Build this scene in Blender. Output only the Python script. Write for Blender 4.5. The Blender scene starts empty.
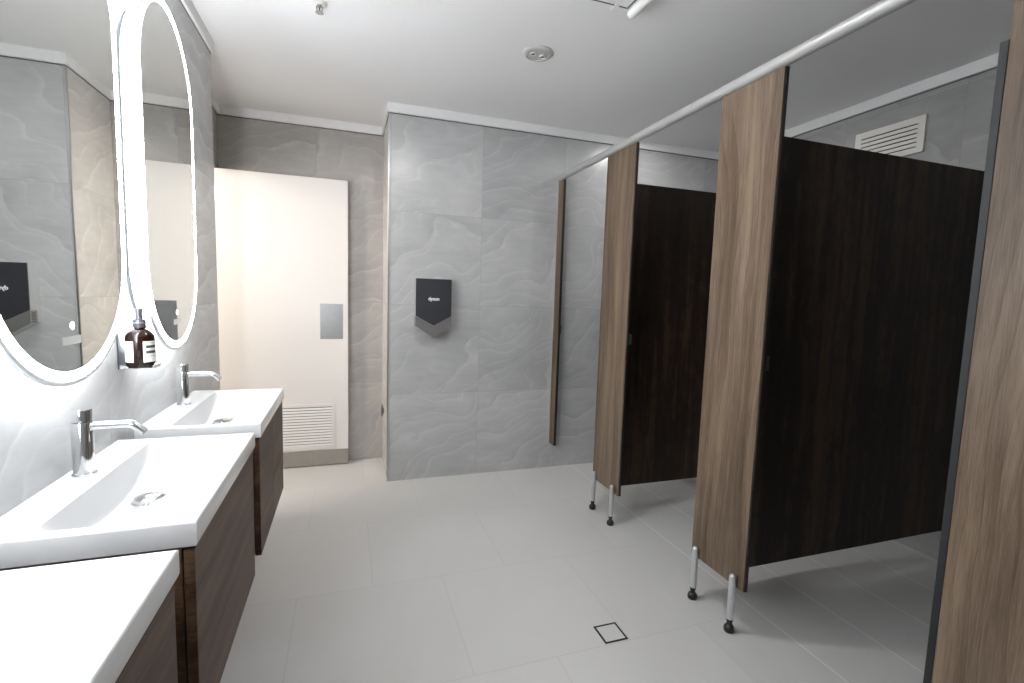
import bpy, bmesh, math, random
from mathutils import Vector, Matrix
random.seed(3)
C = bpy.context.scene
COL = C.collection
PI = math.pi

# ------------------------------------------------------------------ materials
class G:
    def __init__(s, name):
        s.m = bpy.data.materials.new(name); s.m.use_nodes = True
        s.t = s.m.node_tree; s.t.nodes.clear()
        s.out = s.t.nodes.new('ShaderNodeOutputMaterial')
        s.b = s.t.nodes.new('ShaderNodeBsdfPrincipled')
        s.t.links.new(s.b.outputs[0], s.out.inputs[0])
    def set(s, sock, v):
        if v is None: return
        if hasattr(v, 'is_output'): s.t.links.new(v, sock)
        else:
            if sock.type == 'RGBA' and not isinstance(v, (int, float)) and len(v) == 3: v = (*v, 1)
            sock.default_value = v
    def n(s, typ, outs=0, props=None, **ins):
        nd = s.t.nodes.new(typ)
        for k, v in (props or {}).items(): setattr(nd, k, v)
        for k, v in ins.items():
            key = int(k[1:]) if k[0] == '_' else k.replace('_', ' ')
            s.set(nd.inputs[key], v)
        return nd.outputs[outs]
    def math(s, op, a, b=None, c=None, clamp=False):
        nd = s.t.nodes.new('ShaderNodeMath'); nd.operation = op; nd.use_clamp = clamp
        for i, v in enumerate((a, b, c)): s.set(nd.inputs[i], v)
        return nd.outputs[0]
    def add(s, a, b): return s.math('ADD', a, b)
    def sub(s, a, b): return s.math('SUBTRACT', a, b)
    def mul(s, a, b): return s.math('MULTIPLY', a, b)
    def obj(s):
        tc = s.t.nodes.new('ShaderNodeTexCoord'); return tc.outputs['Object']
    def sep(s, v):
        nd = s.t.nodes.new('ShaderNodeSeparateXYZ'); s.t.links.new(v, nd.inputs[0]); return nd.outputs
    def comb(s, x, y, z):
        nd = s.t.nodes.new('ShaderNodeCombineXYZ')
        for i, v in enumerate((x, y, z)): s.set(nd.inputs[i], v)
        return nd.outputs[0]
    def noise(s, vec, scale=5, detail=3, rough=.5, dist=0):
        return s.n('ShaderNodeTexNoise', 0, None, Vector=vec, Scale=scale, Detail=detail, Roughness=rough, Distortion=dist)
    def ramp(s, fac, stops, interp='LINEAR'):
        nd = s.t.nodes.new('ShaderNodeValToRGB'); cr = nd.color_ramp; cr.interpolation = interp
        while len(cr.elements) < len(stops): cr.elements.new(.5)
        for e, (p, c) in zip(cr.elements, stops):
            e.position = p
            e.color = (c, c, c, 1) if isinstance(c, (int, float)) else (*c, 1)
        s.set(nd.inputs[0], fac); return nd.outputs[0]
    def mix(s, f, a, b):
        nd = s.t.nodes.new('ShaderNodeMix'); nd.data_type = 'RGBA'
        s.set(nd.inputs[0], f); s.set(nd.inputs[6], a); s.set(nd.inputs[7], b); return nd.outputs[2]
    def scale(s, vec, k):
        nd = s.t.nodes.new('ShaderNodeVectorMath'); nd.operation = 'MULTIPLY'
        s.set(nd.inputs[0], vec); nd.inputs[1].default_value = k; return nd.outputs[0]
    def bump(s, h, strength=.2, dist=.002):
        nd = s.t.nodes.new('ShaderNodeBump'); nd.inputs['Strength'].default_value = strength
        nd.inputs['Distance'].default_value = dist; s.set(nd.inputs['Height'], h)
        s.t.links.new(nd.outputs[0], s.b.inputs['Normal'])
    def fin(s, color=None, rough=None, metal=None, **kw):
        if color is not None: s.set(s.b.inputs['Base Color'], color)
        if rough is not None: s.set(s.b.inputs['Roughness'], rough)
        if metal is not None: s.set(s.b.inputs['Metallic'], metal)
        for k, v in kw.items(): s.set(s.b.inputs[k.replace('_', ' ')], v)
        return s.m

def plain(name, col, rough=.5, metal=0, var=.04, sc=30, **kw):
    """one colour with a slight procedural variation"""
    g = G(name); nz = g.noise(g.obj(), sc, 3)
    c2 = tuple(min(1, c * (1 + var)) for c in col); c1 = tuple(c * (1 - var) for c in col)
    return g.fin(g.mix(nz, c1, c2), rough, metal, **kw)

def emit(name, col, strength):
    g = G(name)
    return g.fin((.8, .8, .8), .5, 0, Emission_Color=(*col, 1), Emission_Strength=strength)

def tile(name, u_axis, u0, v0, base, seed=0., pu=.608, pv=.604, rough=.27, vein=1., grout_d=.82):
    """stone look wall tile, u = x or y, v = z"""
    g = G(name); o = g.sep(g.obj())
    u = g.math('DIVIDE', g.sub(o[0 if u_axis == 'x' else 1], u0), pu)
    v = g.math('DIVIDE', g.sub(o[2], v0), pv)
    iu, iv = g.math('FLOOR', u), g.math('FLOOR', v)
    fu, fv = g.sub(u, iu), g.sub(v, iv)
    rnd = g.n('ShaderNodeTexWhiteNoise', 0, {'noise_dimensions': '3D'}, Vector=g.comb(iu, iv, seed))
    rc = g.sep(g.n('ShaderNodeTexWhiteNoise', 1, {'noise_dimensions': '3D'}, Vector=g.comb(iu, iv, seed + 7)))
    # pattern coordinate inside the tile, slid by a per tile amount
    p = g.comb(g.add(fu, g.mul(rc[0], 9)), g.add(fv, g.mul(rc[1], 7)), seed)
    big = g.noise(p, .95, 2, .45)
    med = g.noise(p, 2.6, 3, .5)
    ps = g.sep(p)
    fine = g.noise(g.scale(p, (.4, 2.4, 1)), 7, 5, .6)
    h = g.add(g.sub(ps[1], g.mul(ps[0], .52)), g.add(g.mul(g.sub(big, .5), 1.5), g.add(g.mul(g.sub(med, .5), .22), g.mul(g.sub(fine, .5), .035))))
    t1 = g.math('FRACT', g.mul(h, 2.1))
    saw = g.ramp(t1, [(0, .29), (.10, .33), (.55, .50), (.90, .60), (.955, .80), (.985, .76), (1, .30)])
    t2 = g.math('FRACT', g.add(g.mul(h, 4.3), g.mul(big, 2.4)))
    saw2 = g.ramp(t2, [(0, .38), (.80, .52), (.93, .85), (.97, .8), (1, .38)])
    amp = g.mul(g.ramp(g.noise(p, 1.5, 2), [(.40, .12), (.60, 1)]), g.ramp(g.noise(p, 9, 3), [(.35, .45), (.6, 1.15)]))
    cloud = g.noise(g.scale(p, (1.2, 2.6, 1)), 2.4, 5, .62)
    f = g.add(g.mul(g.sub(saw, .48), g.mul(amp, .62)), g.mul(g.sub(saw2, .5), g.mul(g.sub(1.25, amp), .34)))
    f = g.add(g.add(f, .5), g.mul(g.sub(fine, .5), .22))
    f = g.add(f, g.add(g.mul(g.sub(big, .5), .45), g.mul(g.sub(cloud, .5), .42)))
    lo = tuple(c * (1 - .34 * vein) for c in base); hi = tuple(min(1, c * (1 + .40 * vein)) for c in base)
    col = g.mix(f, lo, hi)
    tone = g.add(.95, g.mul(rnd, .1))
    # grout
    du = g.math('MINIMUM', fu, g.sub(1, fu)); dv = g.math('MINIMUM', fv, g.sub(1, fv))
    gr = g.math('LESS_THAN', g.math('MINIMUM', du, dv), .0026)
    nd = g.t.nodes.new('ShaderNodeMix'); nd.data_type = 'RGBA'; nd.blend_type = 'MULTIPLY'; nd.inputs[0].default_value = 1
    g.set(nd.inputs[6], col); g.set(nd.inputs[7], g.comb(tone, tone, tone))
    col = g.mix(g.mul(gr, .8), nd.outputs[2], tuple(c * grout_d for c in base))
    g.bump(g.add(saw, g.mul(gr, -1.2)), .03, .002)
    return g.fin(col, rough)

def floor_mat():
    g = G('floor_tile'); o = g.sep(g.obj())
    px = .61
    incub = g.math('GREATER_THAN', o[0], 1.46)
    v = g.math('DIVIDE', g.sub(o[1], .865), .612)
    iv = g.math('FLOOR', v); fv = g.sub(v, iv)
    odd = g.math('MODULO', g.add(iv, 20), 2)
    u = g.math('DIVIDE', g.add(g.sub(o[0], .10), g.mul(odd, .305)), g.sub(px, g.mul(incub, px / 2)))
    iu = g.math('FLOOR', u); fu = g.sub(u, iu)
    du = g.math('MINIMUM', fu, g.sub(1, fu)); dv = g.math('MINIMUM', fv, g.sub(1, fv))
    gr = g.math('MAXIMUM', g.math('LESS_THAN', du, g.add(.0022, g.mul(incub, .004))), g.mul(g.math('LESS_THAN', dv, .0022), g.sub(1, incub)))
    cl = g.noise(g.obj(), 2.2, 5, .6)
    fi = g.noise(g.obj(), 60, 3, .6)
    rnd = g.n('ShaderNodeTexWhiteNoise', 0, {'noise_dimensions': '2D'}, Vector=g.comb(iu, iv, 0))
    f = g.add(g.mul(cl, .6), g.add(g.mul(fi, .2), g.mul(rnd, .2)))
    col = g.mix(f, (.50, .492, .478), (.60, .592, .578))
    col = g.mix(g.mul(gr, g.add(.45, g.mul(incub, .55))), col, g.mix(incub, (.36, .35, .33), (.80, .80, .79)))
    g.bump(g.add(g.mul(fi, .4), g.mul(gr, -1)), .1, .001)
    return g.fin(col, g.add(.40, g.mul(cl, .12)))

def wood(name, dark, mid, light, axis='z', rough=.45, fs=1., cath=1., spec=.5):
    """laminate wood grain running along AXIS, on the object's own coordinates"""
    g = G(name); o = g.sep(g.obj())
    info = g.t.nodes.new('ShaderNodeObjectInfo')
    r = g.mul(info.outputs['Random'], 13)
    L, A, B = {'z': (o[2], o[1], o[0]), 'y': (o[1], o[2], o[0]), 'x': (o[0], o[2], o[1])}[axis]
    a = g.add(A, r)
    q = g.comb(a, g.mul(L, .22), B)
    warp = g.noise(q, 3.2, 2)
    aw = g.add(a, g.mul(g.sub(warp, .5), .13 * cath))
    band = g.noise(g.comb(aw, g.mul(L, .05), B), 20 * fs, 4, .62)
    wide = g.noise(g.comb(aw, g.mul(L, .05), B), 5 * fs, 2, .5)
    ring = g.math('FRACT', g.mul(g.add(aw, g.mul(warp, .14)), 30 * fs))
    ring = g.ramp(ring, [(0, .18), (.2, .5), (.75, .58), (1, .70)])
    pores = g.noise(g.comb(g.mul(a, 16), g.mul(L, .5), B), 18 * fs, 4, .75)
    f = g.add(g.add(g.mul(band, .60), g.mul(ring, .17)), g.add(g.mul(pores, .42), g.mul(wide, .45)))
    f = g.sub(f, .32)
    col = g.ramp(f, [(.30, dark), (.49, mid), (.66, light)])
    g.bump(pores, .05, .001)
    return g.fin(col, rough, None, Specular_IOR_Level=spec)

M = {}
M['ceil'] = plain('ceiling_paint', (.90, .90, .905), .85, 0, .015, 3)
M['trim'] = plain('white_trim_paint', (.90, .90, .90), .6, 0, .01)
M['gap'] = plain('gap_shade_and_joint_black', (.09, .09, .09), .7)  # painted shade below the cornice; also the access panel's dark joint
TB = (.44, .442, .442)
M['t_dryer'] = tile('stone_tile_dryer', 'x', .262, -.004, TB, 1)
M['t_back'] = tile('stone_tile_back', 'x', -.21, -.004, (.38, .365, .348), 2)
M['t_left'] = tile('stone_tile_left', 'y', 2.83, -.004, TB, 3)
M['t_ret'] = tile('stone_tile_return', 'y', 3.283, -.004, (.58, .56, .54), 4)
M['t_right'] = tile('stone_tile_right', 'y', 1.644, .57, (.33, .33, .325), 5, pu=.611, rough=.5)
M['floor'] = floor_mat()
M['corr'] = plain('corridor_paint', (.75, .70, .62), .8)
M['wood'] = wood('light_walnut_laminate', (.040, .026, .016), (.116, .080, .054), (.205, .150, .105), 'z', .42, 1., 1., .3)
M['wenge'] = wood('dark_wenge_laminate', (.006, .004, .003), (.0165, .010, .0065), (.052, .031, .019), 'z', .45, 1.2, .3, .3)
M['walnut'] = wood('brown_walnut_laminate', (.023, .0115, .0065), (.066, .0355, .0205), (.140, .081, .048), 'y', .45, 1., .6, .22)
M['edge'] = plain('charcoal_edge', (.007, .009, .0105), .6)
M['edgeblk'] = plain('black_edge', (.010, .009, .008), .5)
M['ceramic'] = plain('white_ceramic', (.74, .745, .75), .12, 0, .005)
M['chrome'] = plain('chrome', (.88, .89, .90), .10, 1, .01)
M['steel'] = plain('brushed_steel', (.46, .46, .46), .34, 1, .08, 60)
M['dsteel'] = plain('dark_steel', (.16, .17, .19), .35, 1)
M['alu'] = plain('satin_aluminium', (.66, .67, .69), .33, .85, .03)
M['rail'] = plain('pale_aluminium', (.50, .505, .50), .42, .4, .03)
M['rubber'] = plain('black_rubber', (.008, .008, .008), .4)
M['door'] = plain('door_paint', (.74, .725, .71), .45, 0, .01, 8)
M['kick'] = plain('kick_plate_grey', (.34, .32, .29), .4, .3, .12, 14)
M['mirror'] = plain('mirror_silver', (.90, .925, .905), .004, 1, .0)
M['glassedge'] = plain('mirror_edge_frost', (.74, .77, .79), .3, 0)
M['led_front'] = emit('mirror_light_band', (.94, .968, 1), 45.0)
M['led_back'] = emit('mirror_back_light', (.94, .968, 1), 44.0)
M['led_dot'] = emit('touch_light', (.72, .78, 1), 8.0)
M['sticker'] = plain('clear_sticker', (.92, .95, .93), .3)
M['dry_front'] = plain('dryer_dark_nickel', (.045, .047, .054), .36, .35)
M['dry_metal'] = plain('dryer_nickel', (.25, .245, .24), .34, .55)
M['dry_side'] = plain('dryer_side_grey', (.44, .45, .46), .4, .3)
M['white_print'] = plain('white_print', (.9, .9, .9), .5)
M['plastic'] = plain('white_plastic', (.80, .79, .76), .45)
M['vent'] = plain('cream_vent', (.76, .745, .70), .5)
M['black'] = plain('vent_dark', (.012, .012, .012), .8)
M['grey_pl'] = plain('grey_plastic', (.55, .56, .55), .5)
M['pumpgrey'] = plain('pump_grey', (.05, .047, .06), .4)
M['bottlelabel'] = plain('bottle_label_paper', (.84, .84, .80), .6)
M['ink'] = plain('label_ink', (.05, .06, .055), .6)
M['inkgrey'] = plain('label_ink_grey', (.42, .43, .42), .6)
g = G('amber_glass'); M['amber'] = g.fin((.014, .0042, .002), .06, 0, Transmission_Weight=.15, IOR=1.45)
M['liquid'] = plain('amber_liquid', (.30, .075, .012), .3)

# ------------------------------------------------------------------ geometry helpers
def obj(name, bm, mat, parent=None, smooth=False, loc=None):
    me = bpy.data.meshes.new(name)
    bmesh.ops.recalc_face_normals(bm, faces=bm.faces)
    bm.to_mesh(me); bm.free()
    for m in (mat if isinstance(mat, (list, tuple)) else [mat]): me.materials.append(m)
    o = bpy.data.objects.new(name, me); COL.objects.link(o)
    if parent: o.parent = parent
    if loc: o.location = loc
    if smooth:
        for p in me.polygons: p.use_smooth = True
        try: me.set_sharp_from_angle(angle=math.radians(38))
        except Exception: pass
    return o
def thing(name, label, cat, loc=(0, 0, 0), group=None, rz=0):
    o = bpy.data.objects.new(name, None); COL.objects.link(o); o.location = loc; o.rotation_euler = (0, 0, rz)
    o.empty_display_size = .05
    o['label'] = label; o['category'] = cat
    if group: o['group'] = group
    return o
def tag(o, label, cat, group=None):
    o['label'] = label; o['category'] = cat
    if group: o['group'] = group
    return o
def struct(o, label=None, cat=None):
    o['kind'] = 'structure'
    if label: o['label'] = label
    if cat: o['category'] = cat
    return o
def dup(root, loc, label):
    r = root.copy(); COL.objects.link(r); r.location = loc; r['label'] = label
    for ch in list(root.children):
        c = ch.copy(); COL.objects.link(c); c.parent = r
        for gch in list(ch.children):
            d = gch.copy(); COL.objects.link(d); d.parent = c
    return r
def new(): return bmesh.new()
def box(bm, x0, x1, y0, y1, z0, z1, bev=0, seg=2, mi=0):
    r = bmesh.ops.create_cube(bm, size=1)
    vs = r['verts']
    for v in vs:
        v.co = Vector((x0 + (v.co.x + .5) * (x1 - x0), y0 + (v.co.y + .5) * (y1 - y0), z0 + (v.co.z + .5) * (z1 - z0)))
    fs = list({f for v in vs for f in v.link_faces})
    for f in fs: f.material_index = mi
    if bev:
        es = list({e for v in vs for e in v.link_edges})
        bmesh.ops.bevel(bm, geom=es, offset=bev, segments=seg, affect='EDGES', profile=.5)
    return bm
def bx(*a, **k): return box(new(), *a, **k)
def lathe(bm, prof, c=(0, 0, 0), axis='z', seg=32, caps=True):
    """prof: list of (r, h) along AXIS from c"""
    rings = []
    for r, h in prof:
        ring = []
        for i in range(seg):
            a = 2 * PI * i / seg; p, q = r * math.cos(a), r * math.sin(a)
            co = {'z': (p, q, h), 'x': (h, p, q), 'y': (p, h, q)}[axis]
            ring.append(bm.verts.new(Vector(co) + Vector(c)))
        rings.append(ring)
    for a, b in zip(rings, rings[1:]):
        for i in range(seg):
            bm.faces.new((a[i], a[(i + 1) % seg], b[(i + 1) % seg], b[i]))
    if caps:
        bm.faces.new(rings[0][::-1]); bm.faces.new(rings[-1])
    return bm
def tube(bm, pts, r, seg=16, caps=True):
    pts = [Vector(p) for p in pts]; rings = []
    rr = r if isinstance(r, (list, tuple)) else [r] * len(pts)
    prev = None
    for i, p in enumerate(pts):
        d = (pts[min(i + 1, len(pts) - 1)] - pts[max(i - 1, 0)]).normalized()
        if prev is None:
            n = d.orthogonal().normalized()
        else:
            n = (prev - d * prev.dot(d)).normalized()
        prev = n; b = d.cross(n)
        rings.append([bm.verts.new(p + rr[i] * (n * math.cos(2 * PI * k / seg) + b * math.sin(2 * PI * k / seg))) for k in range(seg)])
    for a, b in zip(rings, rings[1:]):
        for k in range(seg): bm.faces.new((a[k], a[(k + 1) % seg], b[(k + 1) % seg], b[k]))
    if caps: bm.faces.new(rings[0][::-1]); bm.faces.new(rings[-1])
    return bm
def prism(bm, poly, axis, a, b, mi=0):
    """extrude a polygon (2-D, in the two other axes in xyz order) from a to b along axis"""
    def co(p, h):
        return {'x': (h, p[0], p[1]), 'y': (p[0], h, p[1]), 'z': (p[0], p[1], h)}[axis]
    A = [bm.verts.new(co(p, a)) for p in poly]; B = [bm.verts.new(co(p, b)) for p in poly]
    n = len(poly); fs = [bm.faces.new(A), bm.faces.new(B[::-1])]
    for i in range(n): fs.append(bm.faces.new((A[i], B[i], B[(i + 1) % n], A[(i + 1) % n])))
    for f in fs: f.material_index = mi
    return bm

# ------------------------------------------------------------------ measured layout (metres)
XW = -.631            # left wall face
XR = 2.87             # right wall face
YD = 3.283            # hand dryer wall face
YB = 3.783            # back wall face
XC = .252             # corner of the projecting wall
YE = 2.83             # end of the left wall
XA = -.815            # wall of the entry recess
ZC = 2.475            # ceiling
ZT = 2.417            # lower edge of the white cornice
YN = -1.4             # wall behind the viewer

# ------------------------------------------------------------------ room shell
o = struct(obj('floor', bx(-2.4, XR + .1, YN - .1, YB + .1, -.1, 0), M['floor']), 'pale greige large-format tiled floor', 'floor')
o = struct(obj('ceiling', bx(-2.4, XR + .1, YN - .1, YB + .1, ZC, ZC + .1), M['ceil']), 'flat white painted ceiling', 'ceiling')
struct(obj('wall_left', bx(XW - .12, XW, YN, YE, 0, ZC), M['t_left']), 'grey stone-look tiled wall behind the lit mirrors', 'wall')
struct(obj('wall_back', bx(-2.4, XC + .02, YB, YB + .1, 0, ZC), M['t_back']), 'grey stone-look tiled wall behind the white door', 'wall')
struct(obj('wall_front', bx(XC, XR + .1, YD, YB + .1, 0, ZC), [M['t_dryer']]), 'grey veined stone-look tiled wall carrying the hand dryer', 'wall')
struct(obj('wall_return', bx(XC - .004, XC, YD, YB, 0, ZC), M['t_ret']), 'narrow tiled side of the projecting wall beside the door recess', 'wall')
struct(obj('wall_right', bx(XR, XR + .1, YN, YD, 0, ZC), M['t_right']), 'grey tiled wall at the back of the cubicles', 'wall')
struct(obj('wall_rear', bx(-2.4, XR + .1, YN - .1, YN, 0, ZC), M['t_dryer']), 'tiled wall behind the viewer', 'wall')
bm = new()      # recess wall with a doorway
box(bm, XA - .1, XA, YE - .12, 2.93, 0, ZC); box(bm, XA - .1, XA, 2.93, YB, 2.062, ZC); box(bm, XA - .1, XA, 3.748, YB, 0, 2.062)
box(bm, XA, XW - .12, YE - .12, YE, 0, ZC)
struct(obj('wall_entry', bm, M['t_back']), 'tiled wall of the entry recess with its doorway', 'wall')
bm = new(); box(bm, -2.4, -2.3, 1.6, YB, 0, ZC); box(bm, -2.4, XA - .1, 1.6, 1.7, 0, ZC)
struct(obj('wall_corridor', bm, M['corr']), 'cream corridor wall outside the entry', 'wall')

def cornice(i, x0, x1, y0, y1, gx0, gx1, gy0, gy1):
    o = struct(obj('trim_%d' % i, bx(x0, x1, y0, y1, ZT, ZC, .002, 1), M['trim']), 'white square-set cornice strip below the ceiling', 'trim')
    obj('gap_shade_strip', bx(gx0, gx1, gy0, gy1, ZT - .0055, ZT), M['gap'], o)  # thin dark strip painting the shade of the gap below the cornice
d, e = .014, .002
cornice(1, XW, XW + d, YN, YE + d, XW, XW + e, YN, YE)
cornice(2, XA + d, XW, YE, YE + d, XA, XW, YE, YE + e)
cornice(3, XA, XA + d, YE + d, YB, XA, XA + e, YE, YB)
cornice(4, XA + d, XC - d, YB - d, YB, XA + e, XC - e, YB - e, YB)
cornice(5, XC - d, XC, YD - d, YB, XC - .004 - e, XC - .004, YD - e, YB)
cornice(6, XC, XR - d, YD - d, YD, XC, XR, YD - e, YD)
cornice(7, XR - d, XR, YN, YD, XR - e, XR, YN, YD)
# metal corner bead of the projecting wall
struct(obj('trim_8', bx(XC - .007, XC + .002, YD - .003, YD + .006, 0, ZT - .008, .001, 1), M['steel']), 'thin metal corner bead of the projecting wall', 'trim')

# ------------------------------------------------------------------ entry door, swung back against the wall
dr = bpy.data.objects.new('door_1', None); COL.objects.link(dr); dr.location = (-.822, 3.74, 0)
struct(dr, 'white painted door leaf open flat against the back wall', 'door')
W = .822
bm = new(); box(bm, 0, W, -.04, 0, .118, 2.054, .0015, 1)
obj('door_leaf', bm, M['door'], dr)
k = obj('kick_strip', bx(.0, W, -.0405, 0, .006, .118, .001, 1), M['kick'], dr); k['label'] = 'scuffed grey strip along the foot of the door'
lv0, lv1 = .295, .73
bm = new()
for a in ((lv0, lv0 + .02, .150, .442), (lv1 - .02, lv1, .150, .442), (lv0, lv1, .442, .462), (lv0, lv1, .128, .150)):
    box(bm, a[0], a[1], -.046, -.0395, a[2], a[3])
lf = obj('louvre_frame', bm, M['door'], dr)
obj('louvre_shade_sheet', bx(lv0 + .018, lv1 - .018, -.0408, -.0395, .148, .444), plain('painted_louvre_shade', (.10, .09, .085), .7), lf)  # dark sheet, shade between the slats put into its colour
bm = new(); nsl = 14
for i in range(nsl):
    z = .152 + i * (.288 / nsl)
    prism(bm, [(-.0409, z + .0130), (-.0458, z + .0005), (-.0458, z + .0040), (-.0409, z + .0160)], 'x', lv0 + .018, lv1 - .018)
obj('louvre_slats', bm, M['door'], lf)
p = obj('push_plate', bx(.634, .788, -.0418, -.0395, .934, 1.187, .0008, 1), M['steel'], dr); p['label'] = 'brushed steel push plate'
bm = new()
for z in (.25, 1.0, 1.85): lathe(bm, [(.009, z), (.009, z + .09)], (-.004, .002, 0), 'z', 12)
obj('hinges', bm, M['steel'], dr)

# dark hook-like stop low on the return wall
ds = thing('door_stop', 'small dark metal bar fixed low on the narrow side wall by the door', 'door stop', (XC - .004, 3.60, .375))
obj('stop_bar', tube(new(), [(-.012, -.01, 0), (-.014, 0, .02), (-.014, .008, .06), (-.010, .012, .082)], .006, 10), M['dsteel'], ds, True)
obj('stop_base', bx(-.012, 0, -.006, .016, .018, .062, .002), M['dsteel'], ds)

# ------------------------------------------------------------------ vanity units
BL = .616; BH = BL / 2
YC1, YC2, YC3 = 2.081, 1.351, .625
def basin_bm():
    bm = new()
    xs = [0, .003, .02, .05, .075, .088, .0895, .091, .093, .095, .097, .099, .102, .106] + [.115 + i * (.315 - .115) / 22 for i in range(23)] + [.325, .338, .347, .350]
    ny = 88; ys = [-BH, -BH + .003] + [-BH + .012 + i * (BL - .024) / ny for i in range(ny + 1)] + [BH - .003, BH]
    def z(x, y):
        X = x; t = abs(y) / .284
        if t >= 1 or X <= .0885 or X >= .318: return 0.
        gy = 1 - t ** 2.3
        if X < .1015: h = (X - .0885) / .013; h = h * (2 - h) if h < 1 else 1
        else:
            q = (X - .1015) / (.318 - .1015); h = 1 - q ** 1.7
            if q > .82: h *= 1
        return -.084 * gy * h
    V = [[bm.verts.new((x, y, z(x, y))) for y in ys] for x in xs]
    for i in range(len(xs) - 1):
        for j in range(len(ys) - 1):
            bm.faces.new((V[i][j], V[i + 1][j], V[i + 1][j + 1], V[i][j + 1]))
    # skirt with rounded top arris
    loop = [V[i][0] for i in range(len(xs))] + [V[-1][j] for j in range(1, len(ys))] + [V[i][-1] for i in range(len(xs) - 2, -1, -1)] + [V[0][j] for j in range(len(ys) - 2, 0, -1)]
    prev = loop
    for inset, dz in ((-.0015, -.0006), (-.0028, -.002), (-.0034, -.004), (-.0034, -.044), (-.0015, -.049), (.002, -.05)):
        cur = []
        for v in loop:
            x, y = v.co.x, v.co.y
            nx = x - inset if x > .34 and x >= .3499 else x
            yy = y
            if abs(abs(y) - BH) < 1e-6: yy = y + (-inset if y > 0 else inset)
            if abs(x - .35) < 1e-6: nx = x - inset
            cur.append(bm.verts.new((nx, yy, dz)))
        for i in range(len(loop)):
            bm.faces.new((prev[i], prev[(i + 1) % len(loop)], cur[(i + 1) % len(loop)], cur[i]))
        prev = cur
    return bm
def waste_parts(root, gz):
    w = obj('pop_up_waste', lathe(new(), [(.0, .001), (.030, .001), (.0335, .003), (.0345, .007), (.033, .011), (.024, .0145), (.008, .0160), (0, .016)], (.176, .0, gz), 'z', 40, False), M['chrome'], root, True)
    obj('waste_ring', lathe(new(), [(.039, -.004), (.039, .0015), (.036, .003), (.031, .002)], (.176, 0, gz), 'z', 40, False), M['chrome'], w, True)
def make_basin(yc, label):
    r = thing('wash_basin', label, 'basin', (XW, yc, .836), 'white rectangular basins along the mirror wall')
    obj('basin_slab', basin_bm(), M['ceramic'], r, True)
    waste_parts(r, -.070)
    return r
b1 = make_basin(YC1, 'white rectangular basin farthest from the viewer, near the open door')
b2 = dup(b1, (XW, YC2, .836), 'middle white rectangular basin, under the soap bottle end, with the large tap')
b2['label'] = 'middle white rectangular basin with its round chrome waste in full view'
b3 = dup(b1, (XW, YC3, .836), 'nearest white basin, cut off by the bottom left corner, no tap in view')

CX = .347             # cabinet front face from the wall
def make_cab(yc, label, doors):
    r = thing('vanity_cabinet', label, 'cabinet', (XW, yc, .370), 'brown wall-hung cabinets under the basins')
    h, hb = .414, .304
    bm = new()
    box(bm, .0, CX - .022, -hb, -hb + .016, 0, h - .002); box(bm, .0, CX - .022, hb - .016, hb, 0, h - .002)
    box(bm, .0, CX - .022, -hb + .016, hb - .016, 0, .016); box(bm, 0, .014, -hb + .016, hb - .016, .016, h - .002)
    box(bm, CX - .06, CX - .022, -hb + .016, hb - .016, h - .06, h - .040)
    obj('carcass', bm, M['walnut'], r)
    if doors == 2:
        obj('door', bx(CX - .019, CX, -hb, -.0015, 0, h - .006, .001, 1), M['walnut'], r)
        obj('door', bx(CX - .019, CX, .0015, hb, 0, h - .006, .001, 1), M['walnut'], r)
    else:
        obj('drawer_front', bx(CX - .019, CX, -hb, hb, 0, h - .006, .001, 1), M['walnut'], r)
    return r
make_cab(YC1, 'brown wood-grain cabinet under the farthest basin, its front split by a seam', 2)
make_cab(YC2, 'brown wood-grain cabinet with one plain front under the middle basin', 1)
make_cab(YC3, 'brown wood-grain cabinet under the nearest basin, mostly out of view', 1)

def make_tap(yc, label):
    r = thing('basin_tap', label, 'tap', (-.592, yc, .836), 'chrome taps on the basins')
    obj('tap_body', lathe(new(), [(.0205, .003), (.0205, .126), (.0198, .127)], (0, 0, 0), 'z', 40), M['chrome'], r, True)
    obj('tap_base_ring', lathe(new(), [(.024, 0), (.024, .003), (.0225, .0045), (.0206, .0045)], (0, 0, 0), 'z', 40), M['chrome'], r, True)
    obj('control_cap', lathe(new(), [(.0195, .1285), (.0205, .1295), (.0205, .156), (.0195, .1575)], (0, 0, 0), 'z', 40), M['chrome'], r, True)
    pts = [(.015, 0, .117), (.05, 0, .117), (.092, 0, .117)]
    for i in range(1, 7):
        a = i / 6 * math.radians(42); pts.append((.092 + .018 * math.sin(a), 0, .117 - .018 * (1 - math.cos(a))))
    l = pts[-1]; pts.append((l[0] + .026 * math.cos(math.radians(42)), 0, l[2] - .026 * math.sin(math.radians(42))))
    s = obj('spout', tube(new(), pts, .0098, 20), M['chrome'], r, True)
    e0 = Vector(pts[-1]); dd = Vector((math.cos(math.radians(42)), 0, -math.sin(math.radians(42))))
    obj('aerator', tube(new(), [e0 - dd * .001, e0 + dd * .0012], .0075, 16), M['dsteel'], s, True)
    return r
make_tap(2.112, 'chrome cylinder tap on the farthest basin, with bent spout')
make_tap(1.374, 'large chrome cylinder tap on the middle basin, with bent spout')

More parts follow.
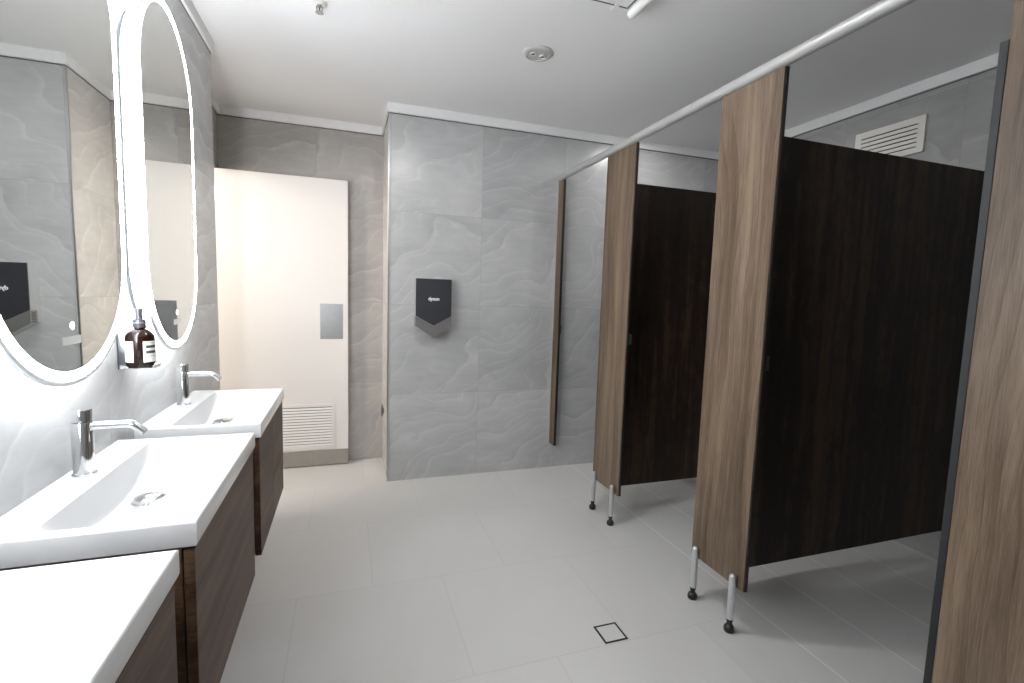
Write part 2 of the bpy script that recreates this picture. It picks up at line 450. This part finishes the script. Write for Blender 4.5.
# ------------------------------------------------------------------ backlit pill mirrors
MZ0, MZ1 = 1.093, 2.188     # ends of the silvered area
MR = .267
def pill(rr, n=28):
    """closed outline (y, z) of a pill whose silvered core has half width MR"""
    z0, z1 = MZ0 + MR, MZ1 - MR; out = []
    for i in range(n + 1):
        a = PI * i / n; out.append((rr * math.cos(a), z1 + rr * math.sin(a)))
    for i in range(n + 1):
        a = PI + PI * i / n; out.append((rr * math.cos(a), z0 + rr * math.sin(a)))
    return out
def ring(bm, r0, r1, x0, x1):
    P0, P1 = pill(r0), pill(r1); n = len(P0)
    L = [[bm.verts.new((x, y, z)) for y, z in P] for x, P in ((x0, P0), (x1, P0), (x1, P1), (x0, P1))]
    for a in range(4):
        A, B = L[a], L[(a + 1) % 4]
        for i in range(n): bm.faces.new((A[i], A[(i + 1) % n], B[(i + 1) % n], B[i]))
    return bm
def make_mirror(yc, label, rz=0):
    r = thing('wall_mirror', label, 'mirror', (XW + abs(math.sin(rz)) * .22, yc, 0), 'lit pill-shaped mirrors on the left wall', rz)
    obj('housing', prism(new(), pill(.245), 'x', .001, .044), M['glassedge'], r)
    obj('back_light', ring(new(), .246, .252, .010, .036), M['led_back'], r)
    gl = obj('mirror_glass', prism(new(), pill(MR), 'x', .046, .056), M['mirror'], r)
    obj('light_band', ring(new(), MR + .0002, MR + .021, .046, .0562), M['led_front'], r)
    obj('glass_rim', ring(new(), MR + .0212, MR + .031, .046, .0555), M['glassedge'], r)
    td = obj('touch_light', lathe(new(), [(.0085, .0555), (.0085, .0566)], (0, .0, 1.193), 'x', 20), M['led_dot'], r)
    st = obj('sticker', bx(.0558, .0565, -.042, .036, 1.152, 1.170), M['sticker'], r)
    st['label'] = 'small pale rectangular sticker'
    return r
make_mirror(1.318, 'larger-looking lit pill mirror nearer the viewer, reflecting the hand dryer')
make_mirror(1.988, 'lit pill mirror farther along, above the last basin, reflecting the white door', math.radians(1.7))
make_mirror(.625, 'lit pill mirror over the nearest basin, outside the left edge')

# ------------------------------------------------------------------ soap bottle in its wall holder
hx, hy, hz = XW, 1.705, 1.040
h = thing('bottle_holder', 'polished steel wall holder under the amber soap bottle', 'bottle holder', (hx, hy, hz))
obj('back_plate', bx(.0005, .0035, -.03, .03, 0, .150, .001, 1), M['dsteel'], h)
obj('shelf_plate', bx(.0035, .088, -.03, .03, 0, .003, .001, 1), M['chrome'], h)
obj('front_lip', bx(.085, .088, -.03, .03, .003, .010, .001, 1), M['chrome'], h)
bm = new(); tube(bm, [(.003, .028, .134), (.03, .03, .134), (.046, .026, .134)], .0014, 8)
ringp = [(.046 + .0175 * math.cos(a), .0 + .0175 * math.sin(a), .134) for a in [2 * PI * i / 24 for i in range(25)]]
tube(bm, ringp, .0014, 8, False); tube(bm, [(.046, .0175, .134), (.044, .07, .134)], .0013, 8)
obj('neck_wire', bm, M['steel'], h, True)
bt = thing('soap_bottle', 'amber glass pump bottle with white labels on the wall between the mirrors', 'soap bottle', (hx + .046, hy + .004, hz + .0034))
prof = [(0.004, 0), (.030, 0), (.0345, .003), (.0365, .008), (.0365, .087), (.0355, .094), (.031, .102), (.022, .109), (.0145, .114), (.0135, .120), (.0135, .126)]
obj('bottle_glass', lathe(new(), prof, (0, 0, 0), 'z', 44), M['amber'], bt, True)
th0 = math.atan2(-hy - .004, .585)
def curved(r, a0, a1, z0, z1, n=18, t=.0004):
    bm = new(); rows = []
    for i in range(n + 1):
        a = th0 + math.radians(a0 + (a1 - a0) * i / n)
        rows.append([bm.verts.new((rr * math.cos(a), rr * math.sin(a), z)) for rr, z in ((r, z0), (r, z1), (r + t, z1), (r + t, z0))])
    for A, B in zip(rows, rows[1:]):
        for k in range(4): bm.faces.new((A[k], A[(k + 1) % 4], B[(k + 1) % 4], B[k]))
    bm.faces.new(rows[0]); bm.faces.new(rows[-1][::-1]); return bm
lb = obj('front_label', curved(.0367, 9, 150, .016, .078), M['bottlelabel'], bt, True); lb['label'] = 'white label with dark printed bands'
obj('printed_band', curved(.0372, 20, 72, .058, .066), M['ink'], lb)
obj('printed_band', curved(.0372, 20, 72, .042, .050), M['ink'], lb)
obj('printed_band', curved(.0372, 18, 78, .072, .0738), M['inkgrey'], lb)
obj('printed_band', curved(.0372, 20, 66, .033, .0345), M['inkgrey'], lb)
obj('rear_label', curved(.0367, -168, -27, .016, .078), M['bottlelabel'], bt, True)
obj('pump_collar', lathe(new(), [(.0155, .117), (.0165, .120), (.0165, .138), (.015, .141), (.007, .142), (.006, .146)], (0, 0, 0), 'z', 28), M['pumpgrey'], bt, True)
bm = new(); lathe(bm, [(.0055, .144), (.0030, .154), (.0028, .168)], (0, 0, 0), 'z', 14); lathe(bm, [(.009, .134), (.0095, .170), (.008, .1735)], (0, 0, 0), 'z', 20)
tube(bm, [(0, .004, .170), (.004, .018, .174), (.006, .029, .173), (.006, .033, .168)], [.0045, .004, .0035, .003], 12)
obj('pump_head', bm, M['pumpgrey'], bt, True)

# ------------------------------------------------------------------ hand dryer
hd = thing('hand_dryer', 'charcoal and grey wedge-bottomed hand dryer on the veined tile wall', 'hand dryer', (.5345, YD, .99))
w = .117; zt = .388; zs = .076; vs, vt = .146, .082     # side foot, top; front plate V
def chev(bm, hw, ztop, zside, ztip, y0, y1):
    return prism(bm, [(-hw, ztop), (hw, ztop), (hw, zside), (0, ztip), (-hw, zside)], 'y', y0, y1)
b = obj('dryer_body', chev(new(), w, zt, zs, 0, -.001, -.086), M['dry_side'], hd)
bm = new(); prism(bm, [(-w, vs - .003), (0, vt - .003), (w, vs - .003), (w, zs), (0, 0), (-w, zs)], 'y', -.0862, -.094)
s = .0012
prism(bm, [(-w - s, vs - .003), (-w - s, zs - .0005), (-w + .001, zs - .0005), (-w + .001, vs - .003)], 'y', -.03, -.094)
prism(bm, [(w + s, vs - .003), (w + s, zs - .0005), (w - .001, zs - .0005), (w - .001, vs - .003)], 'y', -.03, -.094)
n = obj('nozzle_cover', bm, M['dry_metal'], hd); n['label'] = 'warm grey metallic V-shaped lower cover'
fp = obj('front_cover', chev(new(), w, zt, vs, vt, -.0862, -.094), M['dry_front'], hd); fp['label'] = 'dark charcoal front cover'
bm = new()
for i in range(5): box(bm, -w - .0016, -w + .002, -.080, -.045, .082 + i * .011, .086 + i * .011)
obj('side_vents', bm, M['black'], hd)
cu = bpy.data.curves.new('lettering', 'FONT'); cu.body = 'dyson'; cu.size = .031; cu.extrude = .0006; cu.offset = .0009
cu.align_x = 'CENTER'; cu.align_y = 'CENTER'
to = bpy.data.objects.new('lettering', cu); COL.objects.link(to)
bpy.context.view_layer.update()
me = bpy.data.meshes.new_from_object(to.evaluated_get(bpy.context.evaluated_depsgraph_get()))
bpy.data.objects.remove(to); me.materials.clear(); me.materials.append(M['white_print'])
lo = bpy.data.objects.new('lettering', me); COL.objects.link(lo); lo.parent = fp
lo.location = (0, -.0945, .257); lo.rotation_euler = (PI / 2, 0, 0); lo['label'] = 'small white lettering'

# ------------------------------------------------------------------ cubicles
PX = 1.43; PT = .018
def make_pilaster(y0, y1, label):
    r = thing('cubicle_pilaster', label, 'cubicle pilaster', (PX, (y0 + y1) / 2, 0), 'tall wood-grain cubicle front panels')
    hw = (y1 - y0) / 2
    obj('panel', bx(0, PT, -hw, hw, .183, 2.105, .0008, 1), M['wood'], r)
    e1 = obj('edge_strip', bx(.0065, PT, -hw - .0030, -hw - .0003, .183, 2.105), M['edgeblk'], r)
    for s in (-1, 1):
        yy = s * (hw - .040)
        lg = obj('leg', lathe(new(), [(.011, .052), (.0135, .054), (.0135, .222), (.0125, .2285), (.0095, .2335), (.004, .236), (.0005, .2365)], (-.0138, yy, 0), 'z', 24), M['alu'], r, True)
        obj('rubber_foot', lathe(new(), [(.006, 0), (.0175, .001), (.020, .008), (.0195, .019), (.015, .027), (.010, .030), (.0095, .040), (.0115, .042), (.0115, .0535)], (-.0138, yy, 0), 'z', 24), M['rubber'], lg, True)
    lk = obj('latch_keep', bx(PT, PT + .010, -hw + .004, -hw + .0195, 1.035, 1.098, .002), M['dsteel'], r)
    lk2 = obj('latch_lip', bx(PT + .010, PT + .018, -hw - .001, -hw + .006, 1.040, 1.095, .001), M['dsteel'], lk)
    return r
make_pilaster(2.285, 2.580, 'farthest of the tall wood-grain cubicle panels, ending near the grey tile wall')
make_pilaster(1.370, 1.665, 'middle tall wood-grain cubicle panel with both silver feet in clear view')
make_pilaster(.455, .748, 'nearest wood-grain cubicle panel, cut off by the right edge')

# narrow post on the dryer wall that carries the rail end
jp = thing('wall_post', 'narrow wood-grain strip on the tile wall under the rail end', 'cubicle post', (PX, YD, 0))
obj('post_panel', bx(0, PT, -.095, -.002, .195, 2.105, .0008, 1), M['wood'], jp)
obj('edge_strip', bx(.0012, PT, -.0985, -.0953, .195, 2.105), M['edgeblk'], jp)
obj('wall_channel', bx(-.004, PT + .004, -.012, -.0005, .195, 2.105), M['alu'], jp)
obj('latch_keep', bx(PT, PT + .012, -.091, -.077, 1.02, 1.08, .002), M['dsteel'], jp)

def make_partition(y, label):
    r = thing('cubicle_partition', label, 'cubicle partition', (PX + PT + .001, y, 0), 'dark cubicle partitions')
    L_ = XR - PX - PT - .003
    obj('partition_panel', bx(0, L_, -.009, .009, .178, 1.932, .0008, 1), M['wenge'], r)
    bm = new()
    for z in (.32, 1.75):
        box(bm, L_ - .030, L_ + .001, -.0135, -.009, z, z + .045, .001, 1); box(bm, L_ - .030, L_ + .001, .009, .0135, z, z + .045, .001, 1)
    obj('wall_bracket', bm, M['steel'], r)
    return r
make_partition(2.4325, 'smaller-looking dark brown partition behind the farthest wood panel')
make_partition(1.5175, 'large near-black brown partition in the middle of the cubicles')
make_partition(.6015, 'dark partition hidden behind the nearest wood panel')

def make_door(y, label, show=False):
    r = thing('cubicle_door', label, 'cubicle door', (PX + (.001 if show else PT + .003), y - (0 if show else .021), 0), 'cubicle doors swung inwards')
    obj('door_panel', bx(.0, .60, .0025, .0165, .183, 1.905, .001, 1), M['wenge'], r)
    obj('edge_strip', bx(-.0012, -.0001, .0015, .0175, .183, 1.905), M['edge'], r)
    obj('face_strip', bx(-.001, .028, .0010, .0024, .183, 1.905), M['edge'], r)
    bm = new()
    for z in (.40, 1.0, 1.65): lathe(bm, [(.006, z), (.006, z + .07)], (.026, -.0005 + .0205, 0), 'z', 12)
    obj('hinges', bm, M['steel'], r)
    hdl = obj('latch', lathe(new(), [(.016, .0165), (.016, .024), (.012, .028)], (.54, 0, 1.06), 'y', 20), M['steel'], r, True)
    return r
make_door(2.580, 'door hidden behind the farthest wood panel')
make_door(1.665, 'door hidden behind the middle wood panel')
make_door(.748, 'inward-swung door beside the nearest panel, only its charcoal edge showing', True)

hr = thing('head_rail', 'long pale metal rail along the tops of the wood-grain cubicle panels', 'head rail', (PX + .006, YD, 2.1285))
pr = []
obj('rail_tube', lathe(new(), [(.0225, -.003), (.0225, -(YD - YN) + .004)], (0, 0, 0), 'y', 28), M['rail'], hr, True)
obj('wall_flange', lathe(new(), [(.029, -.0005), (.029, -.004), (.0255, -.007)], (0, 0, 0), 'y', 28), M['rail'], hr, True)

# wall-hung grille above the middle partition
gv = thing('wall_vent', 'cream slotted air vent high on the wall behind the dark partition', 'air vent', (XR, 1.995, 2.20))
bm = new(); hw, hh = .186, .094
# front plate with six slots
zs_ = [-.062 + i * .0235 for i in range(6)]; sl = .006
edges = [-hh] + [v for z in zs_ for v in (z - sl / 2, z + sl / 2)] + [hh]
for i in range(0, len(edges) - 1, 2): box(bm, -.014, -.011, -hw, hw, edges[i], edges[i + 1])
for z in zs_:
    box(bm, -.014, -.011, -hw, -hw + .035, z - sl / 2, z + sl / 2); box(bm, -.014, -.011, hw - .035, hw, z - sl / 2, z + sl / 2)
bmesh.ops.remove_doubles(bm, verts=bm.verts, dist=1e-5)
obj('vent_plate', bm, M['vent'], gv)
bm = new(); box(bm, -.0112, -.0005, -hw, -hw + .006, -hh, hh); box(bm, -.0112, -.0005, hw - .006, hw, -hh, hh); box(bm, -.0112, -.0005, -hw, hw, -hh, -hh + .006); box(bm, -.0112, -.0005, -hw, hw, hh - .006, hh)
obj('vent_frame', bm, M['vent'], gv)
obj('vent_back', bx(-.004, -.001, -hw + .008, hw - .008, -hh + .008, hh - .008), M['black'], gv)

# toilet in the far cubicle, its foot just showing under the partition
tl = thing('toilet', 'white toilet pan whose foot just shows beneath the farther dark partition', 'toilet', (2.52, 2.85, 0))
def oval(bm, secs, seg=32):
    rings = []
    for (xf, xb, hw, z) in secs:
        R_ = []
        for i in range(seg):
            a = 2 * PI * i / seg; cx = (xf + xb) / 2; rx = (xb - xf) / 2
            R_.append(bm.verts.new((cx - rx * math.cos(a), hw * math.sin(a) * (1 - .12 * (1 - math.cos(a)) / 2 * 0), z)))
        rings.append(R_)
    for A, B in zip(rings, rings[1:]):
        for i in range(seg): bm.faces.new((A[i], A[(i + 1) % seg], B[(i + 1) % seg], B[i]))
    bm.faces.new(rings[0][::-1]); bm.faces.new(rings[-1]); return bm
obj('pan', oval(new(), [(-.24, .20, .125, 0), (-.245, .20, .125, .04), (-.25, .20, .13, .16), (-.31, .20, .165, .30), (-.34, .20, .182, .38), (-.34, .20, .183, .40)]), M['ceramic'], tl, True)
obj('seat', oval(new(), [(-.345, .17, .187, .401), (-.348, .17, .189, .408), (-.345, .17, .187, .418)]), M['plastic'], tl, True)
obj('lid', oval(new(), [(-.345, .17, .187, .419), (-.347, .17, .188, .43), (-.33, .16, .175, .438)]), M['plastic'], tl, True)
obj('cistern', bx(.185, .345, -.19, .19, .42, .80, .02, 4), M['ceramic'], tl, True)
obj('flush_button', lathe(new(), [(.03, .80), (.03, .804), (.027, .806)], (.265, 0, 0), 'z', 24), M['chrome'], tl, True)

# ------------------------------------------------------------------ floor drain and ceiling fittings
fd = thing('floor_drain', 'square tile-insert floor drain with a dark outline', 'floor drain', (.960, 1.532, 0))
bm = new(); q, t = .0490, .008
for a in ((-q, q, -q, -q + t), (-q, q, q - t, q), (-q, -q + t, -q + t, q - t), (q - t, q, -q + t, q - t)): box(bm, *a, 0.0003, .0016)
obj('drain_slot', bm, M['black'], fd)
obj('tile_insert', bx(-q + t, q - t, -q + t, q - t, .0002, .0014), M['floor'], fd)

sd = thing('ceiling_sensor', 'round pale disc fitting flush on the ceiling', 'ceiling fitting', (.886, 2.343, ZC))
sd['label'] = 'round grey-white ceiling disc with two small lenses'
obj('flange', lathe(new(), [(.076, -.0005), (.076, -.003), (.070, -.009), (.058, -.011), (.056, -.008)], (0, 0, 0), 'z', 48, False), M['grey_pl'], sd, True)
obj('face', lathe(new(), [(.0565, -.003), (.0565, -.008), (.050, -.009), (0, -.009)], (0, 0, 0), 'z', 48, False), M['grey_pl'], sd, True)
for s in (-1, 1):
    l = obj('lens', lathe(new(), [(.017, -.0085), (.017, -.013), (.013, -.015), (.011, -.011)], (s * .026, .004 * s, 0), 'z', 24), M['plastic'], sd, True)
    obj('lens_core', lathe(new(), [(.010, -.009), (.010, -.0125), (.006, -.0145)], (s * .026, .004 * s, 0), 'z', 20), M['dsteel'], l, True)

sp = thing('fire_sprinkler', 'small chrome sprinkler head hanging from the ceiling near the mirrors', 'sprinkler', (-.11, 2.30, ZC))
obj('escutcheon', lathe(new(), [(.031, -.0005), (.031, -.003), (.024, -.009), (.012, -.010)], (0, 0, 0), 'z', 32), M['plastic'], sp, True)
bm = new()
for s in (-1, 1): tube(bm, [(s * .006, 0, -.010), (s * .012, 0, -.018), (s * .010, 0, -.028), (0, 0, -.036)], .0026, 8)
lathe(bm, [(.010, -.009), (.010, -.016), (.004, -.018)], (0, 0, 0), 'z', 16)
obj('sprinkler_frame', bm, M['steel'], sp, True)
obj('glass_bulb', lathe(new(), [(.001, -.017), (.0025, -.02), (.0025, -.03), (.001, -.034)], (0, 0, 0), 'z', 12), M['dsteel'], sp, True)
obj('deflector', lathe(new(), [(.003, -.0355), (.0165, -.038), (.0165, -.0395), (.003, -.0395)], (0, 0, 0), 'z', 24), M['steel'], sp, True)

ah = thing('access_panel', 'flush white ceiling access panel with a dark joint, at the top edge', 'access panel', (.86, 1.63, ZC))
a_ = .222
obj('panel_board', bx(-a_, a_, -a_, a_, -.004, -.0005), M['ceil'], ah)
bm = new(); f_ = .007
for q_ in ((-a_ - f_, a_ + f_, a_, a_ + f_), (-a_ - f_, a_ + f_, -a_ - f_, -a_), (-a_ - f_, -a_, -a_, a_), (a_, a_ + f_, -a_, a_)): box(bm, *q_, -.0045, -.0005)
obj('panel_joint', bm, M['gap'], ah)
obj('clip', bx(.165, .185, a_ - .012, a_ + .034, -.008, -.0041, .001, 1), M['trim'], ah)
ct = thing('ceiling_tube', 'white round-ended tube fixed to the ceiling beside the access panel', 'ceiling tube', (1.104, 1.862, ZC - .024))
obj('tube_body', tube(new(), [(0, 0, 0), (0, -.004, 0), (0, -.012, 0), (0, -.62, 0)], [.011, .016, .019, .019], 24), M['trim'], ct, True)
for y in (-.12, -.5): obj('mounting_clip', bx(-.010, .010, y - .012, y + .012, .016, .0235), M['trim'], ct)

# ------------------------------------------------------------------ light
def area(name, loc, power, size, col=(1, 1, 1), rot=(0, 0, 0), spread=PI, shape='DISK', sy=None):
    l = bpy.data.lights.new(name, 'AREA'); l.energy = power; l.color = col; l.shape = shape; l.size = size
    if sy: l.size_y = sy
    l.spread = spread
    o = bpy.data.objects.new(name, l); COL.objects.link(o); o.location = loc; o.rotation_euler = rot; return o
area('downlight_room', (.45, 1.80, ZC - .01), 11, .12, (1, .995, .985))
area('downlight_near', (.45, .35, ZC - .01), 1.6, .12, (1, .995, .985))
area('downlight_far_cubicle', (2.03, 2.84, ZC - .01), 4.5, .10, (1, .995, .985))
area('downlight_cubicle', (2.03, 1.97, ZC - .01), 1.2, .10, (1, .995, .985))
area('corridor_light', (-1.75, 2.75, 2.0), 42, .7, (1, .91, .82), (0, math.radians(-70), 0))

w = bpy.data.worlds.new('world'); C.world = w; w.use_nodes = True
w.node_tree.nodes['Background'].inputs[0].default_value = (1, 1, 1, 1)
w.node_tree.nodes['Background'].inputs[1].default_value = .0

# ------------------------------------------------------------------ camera
yaw, pit, rol = .327818825, -.0960117, .0306369
cy, sy, cp, sn, cr, sr = math.cos(yaw), math.sin(yaw), math.cos(pit), math.sin(pit), math.cos(rol), math.sin(rol)
fw = Vector((sy * cp, cy * cp, sn)); rt = Vector((cy, -sy, 0)); up = rt.cross(fw)
r2 = cr * rt + sr * up; u2 = -sr * rt + cr * up
cam = bpy.data.cameras.new('camera'); cam.sensor_width = 36; cam.lens = 484.599 / 1024 * 36; cam.clip_start = .02
co = bpy.data.objects.new('camera', cam); COL.objects.link(co)
mx = Matrix.Identity(4)
for i in range(3): mx[i][0] = r2[i]; mx[i][1] = u2[i]; mx[i][2] = -fw[i]
mx[2][3] = 1.29
co.matrix_world = mx
C.camera = co
C.view_settings.view_transform = 'Standard'; C.view_settings.look = 'None'
C.view_settings.exposure = .10; C.view_settings.gamma = 1; C.view_settings.use_curve_mapping = False
C.cycles.use_denoising = True
C.cycles.max_bounces = 10; C.cycles.diffuse_bounces = 6
C.cycles.sample_clamp_indirect = 6
